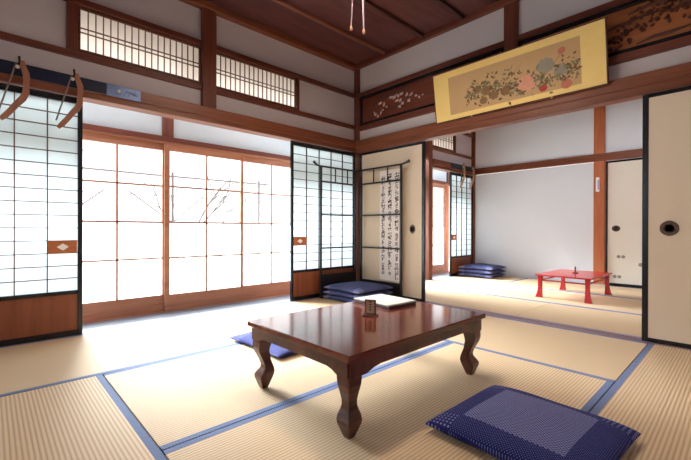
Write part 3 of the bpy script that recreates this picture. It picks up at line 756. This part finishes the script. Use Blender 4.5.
for k in range(5): m.tube([(-.85+k*.05, -.003, .2+k*.022), (-.6+k*.05, -.004, .25+k*.01), (-.2, -.003, .27+.01*k)], .0035, 5)
m.build('relief_carving', M['carvedark'], c1)
c2 = carved('carved_transom', 2.057, 3.928, 'orange-brown carved wooden transom of pines and clouds at the upper right', M['carve2'])
m = MB(); ox = -(2.057+3.928)/2; q = random.Random(11)
for i in range(260):
    t = q.random(); x = 2.62+t*1.2; zc = .06+min(.19, (x-2.62)*.42)+.02*math.sin(x*9); z = min(.325, max(.045, q.gauss(zc, .045)))
    leafblob(m, x+ox, z, q.uniform(.009, .022), -.02, 0, i, 11, .7, q.uniform(0, 3))
for (a, b, c, d) in ((2.70, .2, 2.95, .245), (2.85, .285, 3.2, .31), (3.1, .22, 3.35, .27), (2.9, .05, 3.2, .08), (3.3, .09, 3.7, .13), (3.4, .3, 3.8, .31), (2.2, .15, 2.6, .2), (2.1, .26, 2.5, .28)):
    m.tube([(a+ox, -.008, b), ((a*2+c)/3+ox, -.014, (b*2+d)/3+.008), ((a+c*2)/3+ox, -.014, (b+2*d)/3-.004), (c+ox, -.008, d)], [.005, .011, .012, .005], 6)
m.build('pine_carving', M['carvedark'], c2)

# ------------------------------------------------------------------ gold framed painting (leaning forward off the beam)
pt = empty('framed_painting', (2.0, -.075, 1.888), 0, 'long gold-mounted painting of peonies leaning forward above the opening', 'painting')
pt.rotation_euler = (R(9), 0, 0)
PH, PW = .487, .75
f = MB().box(-PW, PW, -.006, .016, 0, .012, .002).box(-PW, PW, -.006, .016, PH-.01, PH, .002).box(-PW, -PW+.01, -.006, .016, .012, PH-.01, .002).box(PW-.01, PW, -.006, .016, .012, PH-.01, .002).box(-PW+.01, PW-.01, .004, .016, .012, PH-.01)
f.build('frame', M['frame'], pt)
MB().box(-PW+.01, PW-.01, -.003, .004, .012, PH-.01).build('gold_mount', M['gold'], pt)
pic = MB().box(-.575, .575, -.0042, -.003, .056, .415).build('silk_picture', M['tansilk'], pt)
for nx in (1.645, 2.354):
    MB().lathe([(.005, -.02), (.008, -.012), (.005, -.006)], (nx-1.995, 0, -.0), 10, 'Y').build('brass_pin', M['gold'], pt)
def flower(nm, lst, col, petals=9):
    pm = plain(nm+'_paint', col, .8, .22, 60)
    for (x, z, r) in lst:
        m = MB()
        for ring, (k, rr) in enumerate(((petals, r*.68), (max(5, petals-3), r*.36))):
            for j in range(k):
                a = 2*math.pi*j/k+ring*.4; cx, cz = x+math.cos(a)*rr, z+math.sin(a)*rr*.85; pr = r*(.36 if ring == 0 else .26)
                y = -.0045-.0004*ring-.00015*(j % 3)
                poly = [(cx+pr*math.cos(b)*(1 if i % 2 else .85), cz+pr*math.sin(b)*.9) for i, b in enumerate([2*math.pi*i/10 for i in range(10)])]
                m.prism(poly, 'Y', y, y+.0003)
        m.lathe([(r*.16, -.0053), (r*.16, -.0045)], (x, 0, z), 8, 'Y')
        m.build(nm, pm, pic)
X0, Z0 = 1.995, 1.926
P = lambda lst: [(x-X0, (z-Z0)*.93+.012, r) for x, z, r in lst]
flower('pink_peony', P([(2.163, 2.095, .082)]), srgb(212, 150, 124))
flower('red_peony', P([(2.29, 2.015, .034)]), srgb(176, 60, 52))
flower('salmon_peony', P([(2.465, 2.0, .042), (2.44, 2.285, .03)]), srgb(190, 112, 90))
flower('grey_blue_peony', P([(2.315, 2.2, .07), (2.43, 2.13, .055)]), srgb(146, 138, 122))
flower('brown_chrysanthemum', P([(1.80, 2.13, .05), (1.87, 2.07, .05), (1.72, 2.16, .04), (1.77, 2.04, .04), (1.98, 2.08, .05)]), srgb(132, 98, 66), 7)
m = MB(); q = random.Random(3)
def leafp(x, z, ln, a):
    dx, dz = math.cos(a), math.sin(a); w = ln*.28
    poly = [(x, z), (x+dx*ln*.4-dz*w, z+dz*ln*.4+dx*w), (x+dx*ln, z+dz*ln), (x+dx*ln*.4+dz*w, z+dz*ln*.4-dx*w)]
    m.prism(poly, 'Y', -.0046-q.random()*.0002, -.0042)
for i in range(420):
    t = q.random(); x = 1.60+t*.95; zc = 2.12+.03*math.sin(t*7); z = q.gauss(zc, .05)
    if math.hypot(x-2.163, z-2.095) < .07 or math.hypot(x-2.315, z-2.2) < .05: continue
    if x < 1.66 and z > 2.16: continue
    if i == 210:
        tag(m.build('painted_leaf', plain('olive_leaf_paint', srgb(126, 118, 84), .8, .3, 60), pic), kind='stuff'); m = MB()
    leafp(x-X0, (z-Z0)*.93+.012, q.uniform(.02, .046), q.uniform(0, 6.28))
tag(m.build('painted_leaf', plain('leaf_paint', srgb(108, 82, 56), .8, .35, 60), pic), kind='stuff')
m = MB()
def stem(pts, r=.0028):
    brush_pts = [(p[0]-X0, (p[1]-Z0)*.93+.012) for p in pts]
    m.tube([(p[0], -.0044, p[1]) for p in brush_pts], r, 5, (1, .15))
stem([(1.56, 2.0), (1.60, 2.02), (1.64, 2.07), (1.65, 2.13), (1.72, 2.17)]); stem([(1.65, 2.13), (1.62, 2.19), (1.68, 2.22), (1.74, 2.20)]); stem([(1.98, 2.15), (2.02, 2.22), (2.05, 2.29)]); stem([(2.05, 2.2), (2.1, 2.26), (2.13, 2.28)]); stem([(2.38, 2.2), (2.43, 2.26), (2.46, 2.3)]); stem([(2.4, 2.05), (2.5, 2.08), (2.54, 2.15)]); stem([(2.2, 1.99), (2.21, 1.96), (2.24, 1.94)])
m.build('painted_stem', plain('stem_paint', srgb(88, 72, 56), .8), pic)

# ------------------------------------------------------------------ small things
tp = empty('wall_thermometer', (1.962, YF-.031, 1.36), 0, 'small white thermometer card on the orange post of the far wall', 'thermometer')
MB().box(-.022, .022, -.006, 0, 0, .21, .002).build('card', M['white'], tp)
MB().box(.002, .014, -.0075, -.006, .03, .17).build('scale', plain('violet_print', srgb(120, 90, 190), .6), tp)
lc = empty('light_pull_cord', (1.84, -1.815, 2.44), 0, 'pair of faint grey pull cords hanging at the top of the photo', 'cord')
for dx, z, rr in ((-.034, 2.005, .003), (.02, 1.985, .005)):
    c_ = MB().tube([(dx*.6, dx*.6, 0), (dx, dx, z-2.44+.03)], rr, 8).build('cord', M['fog'], lc, True)
    MB().lathe([(.001, 0), (.008, .004), (.009, .02), (.003, .034)], (dx, dx, z-2.44), 12).build('tassel', M['arm'], c_, True)

# ------------------------------------------------------------------ garden outside
tag(MB().box(-14, -.55, -9, 9, -.5, -.3).build('garden_ground', M['garden']), 'pale ground of the garden outside the glass doors', 'ground')
def tree(x, y, h, seed, label):
    q = random.Random(seed); m = MB()
    def br(p, d, l, r, dep):
        pts = [p]; rr = [r]
        for i in range(4):
            d = (d+Vector((q.uniform(-.25, .25), q.uniform(-.3, .3), q.uniform(-.12, .2)))).normalized(); pts.append(pts[-1]+d*l/4); rr.append(r*(1-.15*(i+1)))
        m.tube(pts, rr, 5)
        if dep:
            for k in range(3):
                i = q.randint(1, 4); dd = (d+Vector((q.uniform(-1, 1)*.5, q.uniform(-1, 1), q.uniform(-.3, .6)))).normalized(); br(pts[i], dd, l*.7, r*.55, dep-1)
    br(Vector((0, 0, 0)), Vector((0, 0, 1)), h, .04, 4)
    o = m.build('bare_tree', M['branch']); o.location = (x, y, -.32); return tag(o, label, 'tree', 'bare trees outside the glass doors')
tree(-5.6, -3.6, 1.7, 1, 'bare slender tree outside the leftmost glass door'); tree(-4.6, -.7, 1.5, 2, 'bare slender tree outside the middle glass door'); tree(-7.4, 1.6, 1.8, 3, 'bare slender tree outside the glass door nearest the corner screen')
tr = empty('wooden_trellis', (-2.6, -1.2, -.31), 0, 'grey pole trellis outside the glass doors, below the bare branches', 'trellis')
for y in (-3.0, -1.62, -.2, 1.3):
    MB().tube([(0, y, 0), (0, y, 1.98)], .02, 8).build('post', M['branch'], tr)
MB().tube([(.03, -2.7, 1.92), (.03, -.5, 1.91), (.03, 1.5, 1.92)], .014, 8).build('pole', M['branch'], tr)
MB().tube([(.03, -2.7, 1.6), (.03, 0, 1.61), (.03, 1.5, 1.6)], .006, 8).build('pole', M['branch'], tr)
for (a, b) in ((-1.62, -1.1), (-1.62, -2.2), (-.2, .3), (-.2, -.8)): MB().tube([(0, a, 1.2), (0, b, 1.65)], .01, 6).build('brace', M['branch'], tr)

# ------------------------------------------------------------------ camera, light
f_px = 377.761; yaw, pit, rol = .815109715, -.002148159, .00257535959
cy_, sy_ = math.cos(yaw), math.sin(yaw); cp, sp_ = math.cos(pit), math.sin(pit)
F = Vector((-sy_*cp, cy_*cp, sp_)); Rr = Vector((cy_, sy_, 0)); U = Rr.cross(F)
R2 = math.cos(rol)*Rr+math.sin(rol)*U; U2 = -math.sin(rol)*Rr+math.cos(rol)*U
cam = bpy.data.cameras.new('camera'); co = bpy.data.objects.new('camera', cam); C.objects.link(co)
cam.sensor_width = 36; cam.lens = f_px/691*36; cam.clip_start = .05
mw = Matrix((R2, U2, -F)).transposed().to_4x4(); mw.translation = Vector((3.46, -3.45, .80)); co.matrix_world = mw
bpy.context.scene.camera = co

w = bpy.data.worlds.new('overcast_sky'); bpy.context.scene.world = w; w.use_nodes = True
nt = w.node_tree; bg = nt.nodes['Background']
tc = nt.nodes.new('ShaderNodeTexCoord'); sp = nt.nodes.new('ShaderNodeSeparateXYZ'); cr = nt.nodes.new('ShaderNodeValToRGB')
nt.links.new(tc.outputs['Generated'], sp.inputs[0]); nt.links.new(sp.outputs[2], cr.inputs[0]); nt.links.new(cr.outputs[0], bg.inputs[0])
cr.color_ramp.elements[0].color = (1, .99, .98, 1); cr.color_ramp.elements[1].color = (.86, .92, 1, 1)
bg.inputs[1].default_value = 1.05
sun = bpy.data.lights.new('hazy_sun', 'SUN'); sun.energy = 18; sun.angle = R(42); sun.color = (.88, .95, 1)
so = bpy.data.objects.new('hazy_sun', sun); C.objects.link(so); so.rotation_euler = Vector((-.80, -.16, .60)).to_track_quat('Z', 'Y').to_euler()
for y0, y1 in ((-3.1, -.55), (.5, 3.0)):
    ld = bpy.data.lights.new('window_portal', 'AREA'); ld.shape = 'RECTANGLE'; ld.size = 1.7; ld.size_y = y1-y0; ld.cycles.is_portal = True
    lo = bpy.data.objects.new('window_portal', ld); C.objects.link(lo); lo.location = (XW-.12, (y0+y1)/2, .8); lo.rotation_euler = (0, R(-90), 0)
# unseen pendant lamps added as fill light, above the frame
def pendant(x, y, e, label, z=2.45, c=(1, .86, .7, 1)):
    pl = empty('fill_pendant_lamp', (x, y, z), 0, label, 'lamp')
    MB().lathe([(.012, 2.895-z), (.012, 2.87-z), (.004, 2.87-z), (.004, .1), (.03, .1), (.05, .07), (.22, .03), (.24, .0), (.235, .0), (.2, .025), (.04, .06)], (0, 0, 0), 28).build('shade', M['plasterw'], pl, True)
    m_, nt_ = new_mat('fill_lamp_glow'); em = N(nt_, 'ShaderNodeEmission', Strength=e); em.inputs[0].default_value = c; oo = nt_.nodes.new('ShaderNodeOutputMaterial'); L(nt_, em.outputs[0], oo.inputs[0])
    MB().lathe([(.15, .0), (.17, .01), (.15, .02), (.12, .02), (.11, .01), (.12, 0)], (0, 0, 0), 28).build('ring_tube', m_, pl, True)
pendant(1.83, -1.82, 46, 'round pendant lamp added for fill light over the brown low table, out of view')
pendant(2.5, 1.3, 40, 'round pendant lamp added for fill light in the second room, hidden above the divider beam', 2.6, (.95, .97, 1, 1))
sc = bpy.context.scene
sc.view_settings.view_transform = 'Standard'; sc.view_settings.look = 'None'; sc.view_settings.gamma = 1; sc.view_settings.use_curve_mapping = False
sc.view_settings.exposure = 1.42
sc.cycles.max_bounces = 10; sc.cycles.diffuse_bounces = 6; sc.cycles.transparent_max_bounces = 12; sc.cycles.transmission_bounces = 6
sc.cycles.use_denoising = True
